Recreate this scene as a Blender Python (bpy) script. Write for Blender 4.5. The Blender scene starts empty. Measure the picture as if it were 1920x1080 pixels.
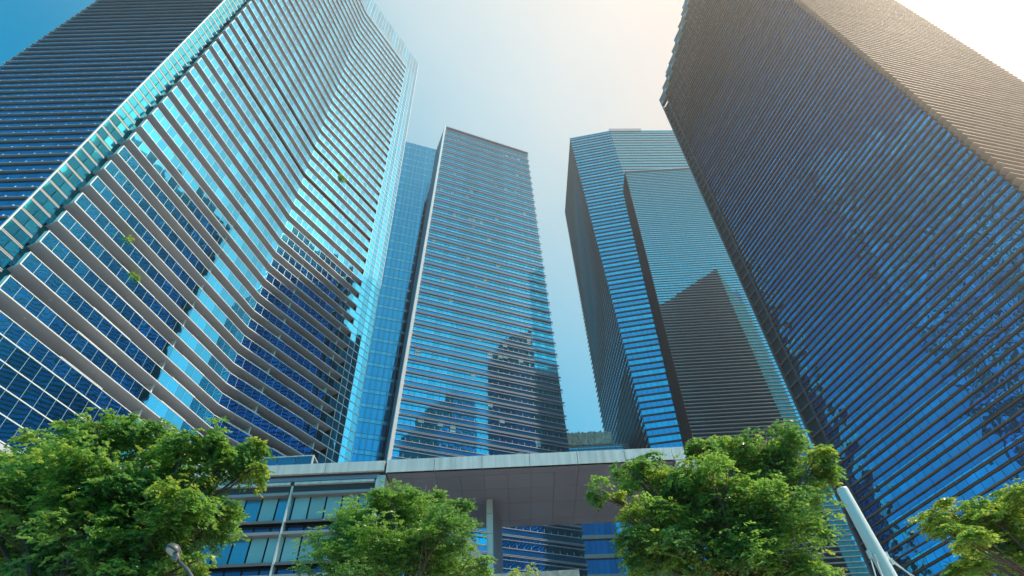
import bpy, math, random
import numpy as np
from mathutils import Vector, Matrix
R = math.radians
rnd = random.Random(7)
C = bpy.context.scene.collection
scene = bpy.context.scene

# ------------------------------------------------------------------ camera
CAM_Z = 1.6
F_PX, PITCH, ROLL = 1113.9, R(47.224), R(-3.156)
cam = bpy.data.cameras.new('camera')
cam.sensor_width = 36.0
cam.lens = F_PX / 1920 * 36.0
cam.clip_start = 0.1
cam.clip_end = 6000
cam_o = bpy.data.objects.new('camera', cam)
C.objects.link(cam_o)
_f = Vector((0, math.cos(PITCH), math.sin(PITCH)))
_r0 = Vector((1, 0, 0)); _u0 = Vector((0, -math.sin(PITCH), math.cos(PITCH)))
_r = math.cos(ROLL) * _r0 + math.sin(ROLL) * _u0
_u = -math.sin(ROLL) * _r0 + math.cos(ROLL) * _u0
cam_o.matrix_world = Matrix(((_r.x, _u.x, -_f.x, 0), (_r.y, _u.y, -_f.y, 0), (_r.z, _u.z, -_f.z, CAM_Z), (0, 0, 0, 1)))
scene.camera = cam_o

# ------------------------------------------------------------------ sky, sun, exposure
SUN_AZ, SUN_EL = R(-10), R(50)          # math azimuth (from +X, counter-clockwise), elevation
sdir = Vector((math.cos(SUN_AZ) * math.cos(SUN_EL), math.sin(SUN_AZ) * math.cos(SUN_EL), math.sin(SUN_EL)))
world = bpy.data.worlds.new('World'); scene.world = world
world.use_nodes = True
nt = world.node_tree; nt.nodes.clear()
def wn(t): return nt.nodes.new(t)
sky = wn('ShaderNodeTexSky'); sky.sky_type = 'NISHITA'; sky.sun_disc = False
sky.sun_elevation = SUN_EL; sky.sun_rotation = math.pi / 2 - SUN_AZ
sky.air_density = 1.0; sky.dust_density = 1.2; sky.ozone_density = 1.5
tint = wn('ShaderNodeMix'); tint.data_type = 'RGBA'; tint.blend_type = 'MULTIPLY'; tint.inputs[0].default_value = 1
tint.inputs[7].default_value = (0.16, 1.78, 1.86, 1)
nt.links.new(sky.outputs[0], tint.inputs[6])
# thin pale veil of high cloud, whitest towards the sun side of the zenith
tc = wn('ShaderNodeTexCoord')
dot = wn('ShaderNodeVectorMath'); dot.operation = 'DOT_PRODUCT'
va, ve = R(5), R(62)
dot.inputs[1].default_value = (math.cos(va) * math.cos(ve), math.sin(va) * math.cos(ve), math.sin(ve))
nt.links.new(tc.outputs['Generated'], dot.inputs[0])
noi = wn('ShaderNodeTexNoise'); noi.inputs['Scale'].default_value = 1.6; noi.inputs['Detail'].default_value = 6; noi.inputs['Distortion'].default_value = .6
nt.links.new(tc.outputs['Generated'], noi.inputs['Vector'])
nadd = wn('ShaderNodeMath'); nadd.operation = 'MULTIPLY_ADD'; nadd.inputs[1].default_value = 0.14; nadd.inputs[2].default_value = -0.07
nt.links.new(noi.outputs['Fac'], nadd.inputs[0])
nsum = wn('ShaderNodeMath'); nsum.operation = 'ADD'
nt.links.new(dot.outputs['Value'], nsum.inputs[0]); nt.links.new(nadd.outputs[0], nsum.inputs[1])
ramp = wn('ShaderNodeValToRGB')
ramp.color_ramp.interpolation = 'EASE'
ramp.color_ramp.elements[0].position = 0.37; ramp.color_ramp.elements[0].color = (0, 0, 0, 1)
ramp.color_ramp.elements[1].position = 1.0; ramp.color_ramp.elements[1].color = (0.96, 0.96, 0.96, 1)
nt.links.new(nsum.outputs[0], ramp.inputs[0])
veil = wn('ShaderNodeMix'); veil.data_type = 'RGBA'
vr = wn('ShaderNodeValToRGB'); vr.color_ramp.elements[0].position = 0.6; vr.color_ramp.elements[0].color = (.42, .73, .80, 1)
vr.color_ramp.elements[1].position = 0.97; vr.color_ramp.elements[1].color = (.82, .68, .59, 1)
nt.links.new(nsum.outputs[0], vr.inputs[0])
vs_ = wn('ShaderNodeVectorMath'); vs_.operation = 'SCALE'; vs_.inputs['Scale'].default_value = 10.0
nt.links.new(vr.outputs[0], vs_.inputs[0]); nt.links.new(vs_.outputs[0], veil.inputs[7])
nt.links.new(ramp.outputs[0], veil.inputs[0]); nt.links.new(tint.outputs[2], veil.inputs[6])
bg = wn('ShaderNodeBackground'); bg.inputs['Strength'].default_value = 0.1
nt.links.new(veil.outputs[2], bg.inputs['Color'])
wo = wn('ShaderNodeOutputWorld'); nt.links.new(bg.outputs[0], wo.inputs['Surface'])

sun = bpy.data.lights.new('sun', 'SUN'); sun.energy = 4.0; sun.angle = R(0.5); sun.color = (1.0, 0.88, 0.72)
sun_o = bpy.data.objects.new('sun', sun); C.objects.link(sun_o)
sun_o.rotation_euler = (-sdir).to_track_quat('-Z', 'Y').to_euler()

scene.render.engine = 'CYCLES'
scene.view_settings.view_transform = 'Standard'
scene.view_settings.look = 'None'
scene.view_settings.exposure = 0.45
scene.view_settings.gamma = 1.0
scene.cycles.max_bounces = 8
scene.cycles.filter_width = 1.5

# ------------------------------------------------------------------ materials
def mat(name, col, rough=0.5, metal=0.0, var=0.0, noise=None, spec=None, tilt=0.0, wave=0.0, wscale=0.3, trans=0.0, tcol=None, streak=False):
    """principled material; var: brightness change per separate piece; noise: (scale, amount) blotches;
    tilt / wave: each pane leans a little / its sheet is slightly uneven, so reflections wander"""
    m = bpy.data.materials.new(name); m.use_nodes = True
    n = m.node_tree; L = n.links
    b = n.nodes['Principled BSDF']
    b.inputs['Base Color'].default_value = (*col, 1); b.inputs['Roughness'].default_value = rough; b.inputs['Metallic'].default_value = metal
    if spec is not None: b.inputs['Specular IOR Level'].default_value = spec
    src = None
    geo = n.nodes.new('ShaderNodeNewGeometry')
    if var or noise:
        val = n.nodes.new('ShaderNodeMath'); val.operation = 'MULTIPLY_ADD'
        val.inputs[1].default_value = var; val.inputs[2].default_value = 1 - var / 2
        L.new(geo.outputs['Random Per Island'], val.inputs[0]); src = val.outputs[0]
        if noise:
            t = n.nodes.new('ShaderNodeTexCoord'); x = n.nodes.new('ShaderNodeTexNoise')
            x.inputs['Scale'].default_value = noise[0]; x.inputs['Detail'].default_value = 5
            if streak:
                mp = n.nodes.new('ShaderNodeMapping'); mp.inputs['Scale'].default_value = (4.0, 4.0, .35)
                L.new(t.outputs['Object'], mp.inputs['Vector']); L.new(mp.outputs[0], x.inputs['Vector'])
            else: L.new(t.outputs['Object'], x.inputs['Vector'])
            mr = n.nodes.new('ShaderNodeMapRange'); mr.inputs[1].default_value = 0.3; mr.inputs[2].default_value = 0.7
            mr.inputs[3].default_value = 1 - noise[1]; mr.inputs[4].default_value = 1 + noise[1]
            L.new(x.outputs['Fac'], mr.inputs[0])
            mm = n.nodes.new('ShaderNodeMath'); mm.operation = 'MULTIPLY'; L.new(src, mm.inputs[0]); L.new(mr.outputs[0], mm.inputs[1]); src = mm.outputs[0]
        mx = n.nodes.new('ShaderNodeVectorMath'); mx.operation = 'SCALE'; mx.inputs[0].default_value = col
        L.new(src, mx.inputs['Scale']); L.new(mx.outputs[0], b.inputs['Base Color'])
    if tilt or wave:
        wnz = n.nodes.new('ShaderNodeTexWhiteNoise'); wnz.noise_dimensions = '1D'; L.new(geo.outputs['Random Per Island'], wnz.inputs['W'])
        s1 = n.nodes.new('ShaderNodeVectorMath'); s1.operation = 'SUBTRACT'; s1.inputs[1].default_value = (.5, .5, .5); L.new(wnz.outputs['Color'], s1.inputs[0])
        s2 = n.nodes.new('ShaderNodeVectorMath'); s2.operation = 'SCALE'; s2.inputs['Scale'].default_value = tilt; L.new(s1.outputs[0], s2.inputs[0])
        t = n.nodes.new('ShaderNodeTexCoord'); x = n.nodes.new('ShaderNodeTexNoise'); x.inputs['Scale'].default_value = wscale; x.inputs['Detail'].default_value = 2
        L.new(t.outputs['Object'], x.inputs['Vector'])
        s3 = n.nodes.new('ShaderNodeVectorMath'); s3.operation = 'SUBTRACT'; s3.inputs[1].default_value = (.5, .5, .5); L.new(x.outputs['Color'], s3.inputs[0])
        s4 = n.nodes.new('ShaderNodeVectorMath'); s4.operation = 'SCALE'; s4.inputs['Scale'].default_value = wave; L.new(s3.outputs[0], s4.inputs[0])
        a1 = n.nodes.new('ShaderNodeVectorMath'); a1.operation = 'ADD'; L.new(s2.outputs[0], a1.inputs[0]); L.new(s4.outputs[0], a1.inputs[1])
        a2 = n.nodes.new('ShaderNodeVectorMath'); a2.operation = 'ADD'; L.new(geo.outputs['Normal'], a2.inputs[0]); L.new(a1.outputs[0], a2.inputs[1])
        a3 = n.nodes.new('ShaderNodeVectorMath'); a3.operation = 'NORMALIZE'; L.new(a2.outputs[0], a3.inputs[0])
        L.new(a3.outputs[0], b.inputs['Normal'])
    if trans:
        tr = n.nodes.new('ShaderNodeBsdfTranslucent'); tr.inputs['Color'].default_value = (*(tcol or col), 1)
        ms = n.nodes.new('ShaderNodeMixShader'); ms.inputs[0].default_value = trans
        out = n.nodes['Material Output']
        L.new(b.outputs[0], ms.inputs[1]); L.new(tr.outputs[0], ms.inputs[2]); L.new(ms.outputs[0], out.inputs['Surface'])
    return m

M = {}
M['white'] = mat('white_paint', (.80, .80, .80), .45)
M['soffit'] = mat('balcony_soffit', (.60, .62, .67), .6, noise=(.12, .14))
M['lglass'] = mat('aqua_balcony_glass', (.06, .50, .82), .02, 1.0, var=.45, tilt=.022, wave=.02, wscale=.6)
M['lwin'] = mat('recessed_window_glass', (.03, .10, .14), .05, .6, var=.5)
M['cwglass'] = mat('dark_curtain_glass', (.03, .34, .50), .02, 1.0, var=.4, tilt=.01, wave=.01, wscale=.4)
M['strip'] = mat('teal_strip_glass', (.05, .45, .60), .03, 1.0, var=.9, tilt=.05, wave=.02)
M['blueglass'] = mat('deep_blue_glass', (.03, .30, .54), .03, 1.0, var=.35, tilt=.02, wave=.01)
M['greyfin'] = mat('grey_aluminium_fin', (.42, .42, .43), .45, 0.2)
M['t2glass'] = mat('azure_office_glass', (.02, .46, .74), .02, 1.0, var=.3, tilt=.006, wave=.012, wscale=.25)
M['t2span'] = mat('cobalt_spandrel', (.02, .29, .56), .08, .8, var=.08)
M['t2fin'] = mat('silver_louvre', (.44, .44, .50), .4, 0.3)
M['fin_dark'] = mat('dark_bronze_fin', (.20, .14, .14), .45, 0.2)
M['t3glassA'] = mat('sky_blue_band_glass', (.04, .57, .78), .02, 1.0, var=.15, tilt=.006, wave=.006)
M['t3glassB'] = mat('royal_blue_band_glass', (.03, .43, .68), .04, 1.0, var=.12, tilt=.006)
M['t3fin'] = mat('pale_louvre', (.55, .50, .53), .3, .5)
M['rglassA'] = mat('cobalt_glass', (.02, .34, .58), .02, 1.0, var=.25, tilt=.012, wave=.14, wscale=.55)
M['rglassB'] = mat('violet_blue_glass', (.025, .26, .48), .03, 1.0, var=.2, tilt=.01, wave=.14, wscale=.55)
M['rglassC'] = mat('light_blue_glass', (.04, .46, .68), .02, 1.0, var=.35, tilt=.012, wave=.14, wscale=.55)
M['copper'] = mat('copper_bronze_fin', (.34, .15, .09), .5, .0, var=.35)
M['beige'] = mat('beige_aluminium_fin', (.66, .48, .37), .6, .0, var=.25)
M['blind'] = mat('pale_window_blind', (.30, .52, .60), .4, var=.4)
M['balglass'] = mat('clear_balustrade_glass', (.05, .20, .30), .05, .7, var=.3)
M['r2glass'] = mat('pale_blue_slot_glass', (.10, .42, .70), .05, 1.0, var=.2)
M['t3mid'] = mat('mid_grey_louvre_edge', (.30, .29, .33), .4, .2)
M['podspan2'] = mat('navy_office_glass', (.02, .10, .22), .05, .8, var=.3)
M['core'] = mat('dark_wall_core', (.02, .03, .045), .6)
M['mull'] = mat('blue_grey_mullion', (.30, .48, .58), .4, .3)
M['concrete'] = mat('grey_roof_concrete', (.35, .34, .33), .8, noise=(.2, .15))
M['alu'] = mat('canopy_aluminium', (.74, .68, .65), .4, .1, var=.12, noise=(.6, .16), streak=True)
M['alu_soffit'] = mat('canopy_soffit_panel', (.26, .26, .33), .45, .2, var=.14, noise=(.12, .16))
M['joint'] = mat('panel_joint', (.05, .05, .06), .7)
M['podglass'] = mat('podium_glass', (.08, .30, .42), .06, .45, var=.5, tilt=.01)
M['curtain'] = mat('drawn_curtain', (.30, .50, .55), .8, var=.25)
M['podfin'] = mat('brown_sunshade', (.38, .31, .30), .4, .3, var=.06)
M['granite'] = mat('grey_granite', (.38, .35, .31), .7, noise=(3.0, .25))
M['tarp'] = mat('beige_wrap', (.88, .76, .64), .8, noise=(.8, .2))
M['steelwhite'] = mat('white_steel', (.78, .80, .80), .35)
M['lampgrey'] = mat('lamp_housing', (.15, .14, .15), .45, .2)
M['lens'] = mat('lamp_lens', (.75, .75, .70), .25)
M['bark'] = mat('bark', (.16, .10, .07), .9, noise=(4, .3))
M['leafA'] = mat('leaf_green', (.14, .27, .055), .28, var=1.3, trans=.45, tcol=(.38, .64, .10))
M['leafB'] = mat('leaf_dark_green', (.06, .165, .055), .30, var=1.3, trans=.40, tcol=(.26, .54, .10))
M['leafC'] = mat('leaf_yellow_green', (.23, .31, .05), .28, var=1.2, trans=.48, tcol=(.52, .66, .08))
M['paving'] = mat('plaza_paving', (.42, .40, .37), .8, noise=(.4, .1))
M['asphalt'] = mat('asphalt', (.05, .05, .052), .9, noise=(.6, .15))

# ------------------------------------------------------------------ mesh helpers
class MB:
    def __init__(s): s.v = []; s.f = []; s.m = []; s.mats = []
    def mi(s, m):
        if m not in s.mats: s.mats.append(m)
        return s.mats.index(m)
    def add(s, vs, fs, m):
        o = len(s.v); s.v += [tuple(p) for p in vs]; k = s.mi(m)
        for f in fs: s.f.append(tuple(o + i for i in f)); s.m.append(k)
    def hexa(s, p, m):          # p: 4 bottom ccw + 4 top
        s.add(p, [(3, 2, 1, 0), (4, 5, 6, 7), (0, 1, 5, 4), (1, 2, 6, 5), (2, 3, 7, 6), (3, 0, 4, 7)], m)
    def box(s, x0, x1, y0, y1, z0, z1, m):
        s.hexa([(x0, y0, z0), (x1, y0, z0), (x1, y1, z0), (x0, y1, z0), (x0, y0, z1), (x1, y0, z1), (x1, y1, z1), (x0, y1, z1)], m)
    def prism(s, poly0, poly1, z0, z1, m):
        n = len(poly0)
        vs = [(x, y, z0) for x, y in poly0] + [(x, y, z1) for x, y in poly1]
        fs = [tuple(range(n - 1, -1, -1)), tuple(range(n, 2 * n))] + [(i, (i + 1) % n, n + (i + 1) % n, n + i) for i in range(n)]
        s.add(vs, fs, m)
    def tube(s, pts, rad, m, seg=8, cap=True):
        pts = [Vector(p) for p in pts]; n = len(pts); vs = []; fs = []
        for i, p in enumerate(pts):
            d = (pts[min(i + 1, n - 1)] - pts[max(i - 1, 0)]).normalized()
            a = d.cross(Vector((0, 0, 1)) if abs(d.z) < .95 else Vector((1, 0, 0))).normalized(); b = d.cross(a)
            r = rad[i] if isinstance(rad, (list, tuple)) else rad
            for k in range(seg):
                t = 2 * math.pi * k / seg; vs.append(p + (a * math.cos(t) + b * math.sin(t)) * r)
        for i in range(n - 1):
            for k in range(seg):
                fs.append((i * seg + k, i * seg + (k + 1) % seg, (i + 1) * seg + (k + 1) % seg, (i + 1) * seg + k))
        if cap: fs.append(tuple(range(seg - 1, -1, -1))); fs.append(tuple(range((n - 1) * seg, n * seg)))
        s.add(vs, fs, m)
    def build(s, name, parent=None, smooth=False, origin=None):
        me = bpy.data.meshes.new(name)
        o = origin or (0, 0, 0)
        me.from_pydata([(a - o[0], b - o[1], c - o[2]) for a, b, c in s.v], [], s.f)
        for m in s.mats: me.materials.append(M[m])
        me.polygons.foreach_set('material_index', s.m)
        if smooth: me.polygons.foreach_set('use_smooth', [True] * len(s.f))
        me.update()
        ob = bpy.data.objects.new(name, me); C.objects.link(ob); ob.location = o
        if parent: ob.parent = parent; 
        return ob

def tag(o, label=None, cat=None, group=None, kind=None):
    if label: o['label'] = label
    if cat: o['category'] = cat
    if group: o['group'] = group
    if kind: o['kind'] = kind
    return o
def thing(name, label, cat, loc=(0, 0, 0), group=None):
    o = bpy.data.objects.new(name, None); C.objects.link(o); o.location = loc; o.empty_display_size = 1
    return tag(o, label, cat, group)
def put(mb, name, parent, smooth=False):
    """mesh in world coordinates under a thing (whose own transform is a plain translation)"""
    p = parent; off = Vector((0, 0, 0))
    while p: off += p.location; p = p.parent
    ob = mb.build(name, parent, smooth)
    me = ob.data
    co = np.empty(len(me.vertices) * 3, np.float32); me.vertices.foreach_get('co', co)
    co = co.reshape(-1, 3) - np.array(off, np.float32); me.vertices.foreach_set('co', co.ravel()); me.update()
    return ob

class Edge:                     # a (nearly) vertical building edge through two measured points
    def __init__(s, a, b): s.a = a; s.b = b
    def __call__(s, z):
        t = (z - s.a[2]) / (s.b[2] - s.a[2]); return Vector((s.a[0] + (s.b[0] - s.a[0]) * t, s.a[1] + (s.b[1] - s.a[1]) * t))
def E2(x, y): return Edge((x, y, 0), (x, y, 100))

class Face:                     # facade between two edges; s runs left to right seen from outside, d points outwards
    def __init__(s, e0, e1):
        s.e0, s.e1 = e0, e1
        u = (e1(80) - e0(80)); s.W = u.length; u = u.normalized(); s.u = u; s.n = Vector((u.y, -u.x))
    def p(s, a, d, z):
        A, B = s.e0(z), s.e1(z); q = A + (B - A) * (a / s.W) + s.n * d; return (q.x, q.y, z)
    def box(s, mb, s0, s1, d0, d1, z0, z1, m):
        P = s.p
        mb.hexa([P(s0, d1, z0), P(s1, d1, z0), P(s1, d0, z0), P(s0, d0, z0), P(s0, d1, z1), P(s1, d1, z1), P(s1, d0, z1), P(s0, d0, z1)], m)
    def panes(s, mb, s0, s1, z0, z1, w, m, gap=.06, d0=0.0, th=.05, alt=None):
        n = max(1, round((s1 - s0) / w)); w = (s1 - s0) / n
        for i in range(n):
            mm = m if not alt else alt(i, m)
            s.box(mb, s0 + i * w + gap / 2, s0 + (i + 1) * w - gap / 2, d0, d0 + th, z0, z1, mm)

# ------------------------------------------------------------------ ground
g = MB(); g.box(-3000, 3000, -3000, 3000, -1.0, -.14, 'asphalt'); tag(g.build('ground'), kind='structure')
g = MB(); g.box(-160, 260, 8, 420, -.12, 0, 'paving'); tag(g.build('pavement'), kind='structure')

# ------------------------------------------------------------------ residential tower (left)
FL = 3.28
LCe = Edge((-44.61, 33.36, 67.4), (-44.63, 33.30, 47.7))
LCe = E2(-44.62, 33.35)
LKe = Edge((-37.59, 59.76, 46.55), (-38.15, 57.63, 172.81))
LRe = Edge((-26.1, 79.8, 64.0), (-26.92, 78.27, 198.83))
L1 = Face(LCe, LKe); L2 = Face(LKe, LRe)
tw = thing('residential_tower', 'tall white edged residential tower with long curving rows of aqua glass balconies', 'tower', (-45, 60, 0))
BAL_D = 2.1
def L_outline(z, d, dl=None):
    a = L1.p(0, d, z); k0 = Vector(L1.p(L1.W, d, z)[:2]); k1 = Vector(L2.p(0, d, z)[:2]); b = L2.p(L2.W, d, z)
    k = (k0 + k1) / 2
    return [(a[0], a[1]), (k.x, k.y), (b[0], b[1])]
# inner core body, set back behind the balconies
core = MB()
def core_poly(z):
    o = L_outline(z, -BAL_D - .06)
    return o + [(-62, 84.4), (-68.3, 81), (-68.3, 31.05 + .6), (-46.9, 31.6)]
zz = [29.2, 90, 150, 197.5]
for a, b in zip(zz[:-1], zz[1:]): core.prism(core_poly(a), core_poly(b), a, b, 'core')
put(core, 'core_wall', tw)
rng_units = [2.4, 12.9]
def dividers(face, bal, z0, z1, offs):
    for s0 in offs:
        b = MB(); face.box(b, s0 - .09, s0 + .09, -BAL_D, -.55, z0, z1, 'white'); put(b, 'divider_wall', bal)
L2b = L2.W - 4.9                # balconies of the second run stop at the glass end strip
for k in range(-3, 43):
    z = 47.73 + FL * k
    special = k in (15, 18)
    sl = MB()
    o0 = L_outline(z, -.02); i0 = L_outline(z, -BAL_D)
    end = L2.p(L2b, -.02, z)[:2]; endi = L2.p(L2b, -BAL_D, z)[:2]
    poly = [o0[0], o0[1], end, endi, i0[1], (i0[0][0] + .02, i0[0][1] + .1)]
    sl.prism(poly, poly, z, z + .2, 'soffit')
    bal = put(sl, 'balcony', tw)
    # white outline of slab edge and rail
    wl = MB()
    for face, a, b in ((L1, 0, L1.W - .01), (L2, .01, L2b)):
        face.box(wl, a, b, -.02, .07, z - .03, z + .08, 'white')
        face.box(wl, a, b, -.05, .06, z + 1.66, z + 1.74, 'white')
    L1.box(wl, -.08, .02, -.5, .075, z - .03, z + 1.74, 'white')
    put(wl, 'white_edge', bal)
    gl = MB()
    for face, a, b in ((L1, .03, L1.W - .02), (L2, .02, L2b)):
        n = round((b - a) / 1.29); w = (b - a) / n
        for i in range(n):
            face.box(gl, a + i * w + .025, a + (i + 1) * w - .025, -.01, .03, z + .135, z + 1.635, 'lglass')
            face.box(gl, a + i * w - .02, a + i * w + .02, -.03, .02, z + .135, z + 1.635, 'mull')
    L1.panes(gl, .03, .03, z, z + .1, 1, 'lglass') if False else None
    put(gl, 'glass_railing', bal)
    # end return of the rail
    # back wall of glazing behind the balcony
    bw = MB()
    for face, a, b in ((L1, 0, L1.W), (L2, 0, L2b)):
        face.panes(bw, a, b, z + .2, z + FL, 1.9, 'lwin', gap=.12, d0=-BAL_D - .02, th=.06)
    put(bw, 'window_wall', bal)
    dividers(L1, bal, z + 1.0, z + FL - .004, [18.0] if k < 16 else [6.9, 18.0])
    dividers(L2, bal, z + 1.0, z + FL - .004, [x for x in (L2.W - 17.7, L2.W - 7.1) if x > 0])
    if special:
        sp = MB()
        L1.box(sp, .3, L1.W, -.55, -.35, z + 1.9, z + FL - .01, 'core'); L2.box(sp, 0, L2b, -.55, -.35, z + 1.9, z + FL - .01, 'core')
        for face, W in ((L1, L1.W), (L2, L2b)):
            x = 1.0
            while x < W - 3:
                face.box(sp, x, x + rnd.uniform(1, 2.6), -.35, -.28, z + 2.0, z + 2.7, 'lwin'); x += rnd.uniform(2.5, 5)
        put(sp, 'plant_room_louver', bal)
    for face, spans in ((L1, ((7.66, 12.8), (19.4, 23.4))), (L2, ((2.2, 6.2), (9.6, 13.2), (16.6, 19.3)))):
        for a, b in spans:
            b = min(b, face.W - .3)
            hr = MB(); face.box(hr, a, b, -.30, -.22, z + 1.98, z + 2.06, 'white')
            x = a
            while x <= b: face.box(hr, x, x + .08, -.30, -.22, z + 1.7, z + 2.02, 'white'); x += (b - a) / 4 - .03
            put(hr, 'handrail', bal)
    if k % 1 == 0:
        for face, ss in ((L1, (4.5, 11.5, 20.5)), (L2, (4.2, 12.0, 18.0))):
            for s0 in ss:
                s0 += rnd.uniform(-1.2, 1.2); c = face.p(s0, -1.0, z); lt = MB()
                ring = [(c[0] + .17 * math.cos(t * math.pi / 4), c[1] + .17 * math.sin(t * math.pi / 4)) for t in range(8)]
                lt.prism(ring, ring, z - .05, z - .004, 'lens'); put(lt, 'soffit_light', bal)
# glass end strip (right end of second run) and crown
Z0L, Z1L = 37.89, 198.0
def white_grid(face, s0, s1, z0, z1, row, w, name, m='lglass', back='white'):
    z = z0; i = 0
    while z < z1 - .3:
        h = min(row, z1 - z); b = MB()
        face.box(b, s0, s1, -.35, -.06, z, z + h, 'core')
        face.box(b, s0, s1, -.05, .05, z, z + .12, back)
        n = max(1, round((s1 - s0) / w)); ww = (s1 - s0) / n
        for k in range(n):
            face.box(b, s0 + k * ww + .03, s0 + (k + 1) * ww - .03, -.05, 0, z + .12, z + h, m)
            face.box(b, s0 + k * ww - .03, s0 + k * ww + .03, -.05, .03, z + .121, z + h, back)
        face.box(b, s1 - .06, s1 + .02, -.3, .06, z, z + h, back)
        put(b, name, tw); z += row; i += 1
white_grid(L2, L2b, L2.W, Z0L, 186.7, FL / 2, 1.25, 'end_window_band')
for f_, a, b in ((L1, .0, L1.W), (L2, .0, L2.W)):
    white_grid(f_, a, b, 186.75, 198.2, FL / 2, 1.25, 'crown_window_band')
RS = Face(E2(-28.9, 80.75), E2(-62.0, 84.6))
z = 41.2
while z < 197:
    b = MB(); RS.panes(b, .1, RS.W, z + .15, min(z + FL - .1, 198), 1.3, 'lglass', gap=.08, d0=0, th=.05); put(b, 'rear_window_band', tw); z += FL
rf = MB(); pl = [(-44.4, 33.6), (-38.4, 57.7), (-27.3, 78.3), (-28.4, 80.4), (-62, 84.2), (-68, 80.8), (-68, 32), (-47, 32)]
rf.prism(pl, pl, 197.6, 198.1, 'concrete'); put(rf, 'roof', tw)
# lower curtain wall under the first balcony, overhanging the podium
z = 30.4
while z < 37.7:
    b = MB(); h = min(1.87, 37.86 - z)
    L1.box(b, 0, L1.W, -.4, -.06, z, z + h, 'core')
    L1.box(b, -.05, L1.W, -.05, .06, z, z + .10, 'white')
    n = 20; w = L1.W / n
    for i in range(n):
        L1.box(b, i * w + .03, (i + 1) * w - .03, -.05, .01, z + .10, z + h, 'cwglass')
        L1.box(b, i * w - .018, i * w + .018, -.05, .03, z + .101, z + h, 'mull')
    put(b, 'lower_window_band', tw); z += 1.87
b = MB(); pl = [(-44.6, 33.4), (-37.6, 59.7), (-60, 62), (-60, 34)]
b.prism(pl, pl, 29.9, 30.35, 'soffit'); put(b, 'base_soffit', tw)
# recessed teal glass strip between the fins and the balconies
S0 = E2(-46.42, 31.0); S1 = E2(-45.85, 33.4)
ST = Face(S0, S1)
# louvred left face
LF = Face(E2(-68.3, 30.4), E2(-46.45, 31.0))
nrow = 0; z = 37.0
while z < 197:
    b = MB(); fi = MB(); h = FL
    for j in (0, 1):
        zz0 = z + j * FL / 2
        ST.panes(b, 0, ST.W, zz0 + .42, zz0 + FL / 2, 1.23, 'strip', gap=.07, d0=-.05, th=.06)
        ST.box(b, -.1, ST.W, -.3, .05, zz0, zz0 + .10, 'greyfin'); ST.box(b, -.05, ST.W - .02, -.3, .02, zz0 + .22, zz0 + .30, 'greyfin')
        ST.box(b, ST.W, ST.W + .8, -.5, -.35, zz0, zz0 + FL / 2 - .05, 'strip')
    put(b, 'corner_window_band', tw)
    gl = MB()
    for j in (0, 1):
        zz0 = z + j * FL / 2
        LF.panes(gl, 0, LF.W - .05, zz0 + .1, zz0 + FL / 2, 1.6, 'blueglass', gap=.05, d0=-.05, th=.05)
        LF.box(fi, -.35, LF.W - .02, .0, .24, zz0, zz0 + .10, 'greyfin')
        n = 13
        for i in range(n):
            s0 = (i + .5) * LF.W / n
            LF.box(fi, s0 - .05, s0 + .05, .02, .10, zz0 + .13, zz0 + .55, 'steelwhite')
        LF.box(fi, -.3, -.18, -.1, .22, zz0 - .55, zz0, 'greyfin')
    put(gl, 'louvered_window_band', tw); put(fi, 'sun_louver', tw)
    z += FL
b = MB(); ST.box(b, -.12, .02, -.1, .16, 37, 197, 'white'); put(b, 'corner_trim', tw)

# ------------------------------------------------------------------ blue slab tower behind
bt = thing('office_tower', 'plain blue glass tower with pale window grid, half hidden behind the residential tower', 'tower', (-36, 131, 0))
BF = Face(E2(-43.6, 128.0), E2(-24.0, 135.2))
b = MB(); P = BF.p
pl = [P(0, -.1, 0)[:2], P(BF.W, -.1, 0)[:2], P(BF.W, -25, 0)[:2], P(0, -25, 0)[:2]]
b.prism(pl, pl, 0, 238.4, 'core'); put(b, 'core_wall', bt)
M['btglass'] = mat('cerulean_glass', (.03, .34, .60), .03, 1.0, var=.12, tilt=.008)
M['btgrid'] = mat('pale_blue_window_grid', (.10, .48, .68), .15, .8, var=.2)
z = 60.0
while z < 238:
    h = min(4.7, 238.5 - z); b = MB()
    BF.panes(b, BF.W - 3.2, BF.W, z + .05, z + h, 1.6, 'btglass', gap=.06)
    for i in range(11):
        w = (BF.W - 3.2) / 11; s0 = i * w
        BF.box(b, s0 + .18, s0 + w - .18, 0, .05, z + 1.35, z + h - .1, 'btglass')
        BF.box(b, s0 + .05, s0 + w - .05, 0, .04, z + .05, z + 1.25, 'btgrid')
        BF.box(b, s0 - .10, s0 + .10, 0, .045, z + 1.3, z + h, 'btgrid')
    put(b, 'window_band', bt); z += 4.7

# ------------------------------------------------------------------ centre office tower with silver louvres
t2 = thing('office_tower', 'centre office tower banded with silver louvers, white fin up its left edge', 'tower', (-8, 121, 0))
A0 = Edge((-28.52, 112.63, 71.08), (-23.6, 114.72, 223.3)); A1 = Edge((12.34, 129.98, 62.67), (9.43, 128.74, 224.05))
T2 = Face(A0, A1)
b = MB()
for a, c in ((0, 110), (110, 223)):
    q = lambda z: [T2.p(0, -.15, z)[:2], T2.p(T2.W - .3, -.15, z)[:2], T2.p(T2.W - 3, -26, z)[:2], T2.p(1.6, -12, z)[:2]]
    b.prism(q(a), q(c), a, c, 'core')
put(b, 'core_wall', t2)
b = MB(); 
T2.box(b, -.35, .45, -.6, .75, 0, 223.8, 'white'); put(b, 'edge_fin', t2)
M['t2side'] = mat('plum_side_cladding', (.17, .13, .15), .5, noise=(.1, .1))
b = MB(); 
sf = Face(Edge((-33.2, 126.2, 71), (-28.4, 125.0, 223)), Edge((-28.9, 113.4, 71), (-24.0, 115.4, 223)))
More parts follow.
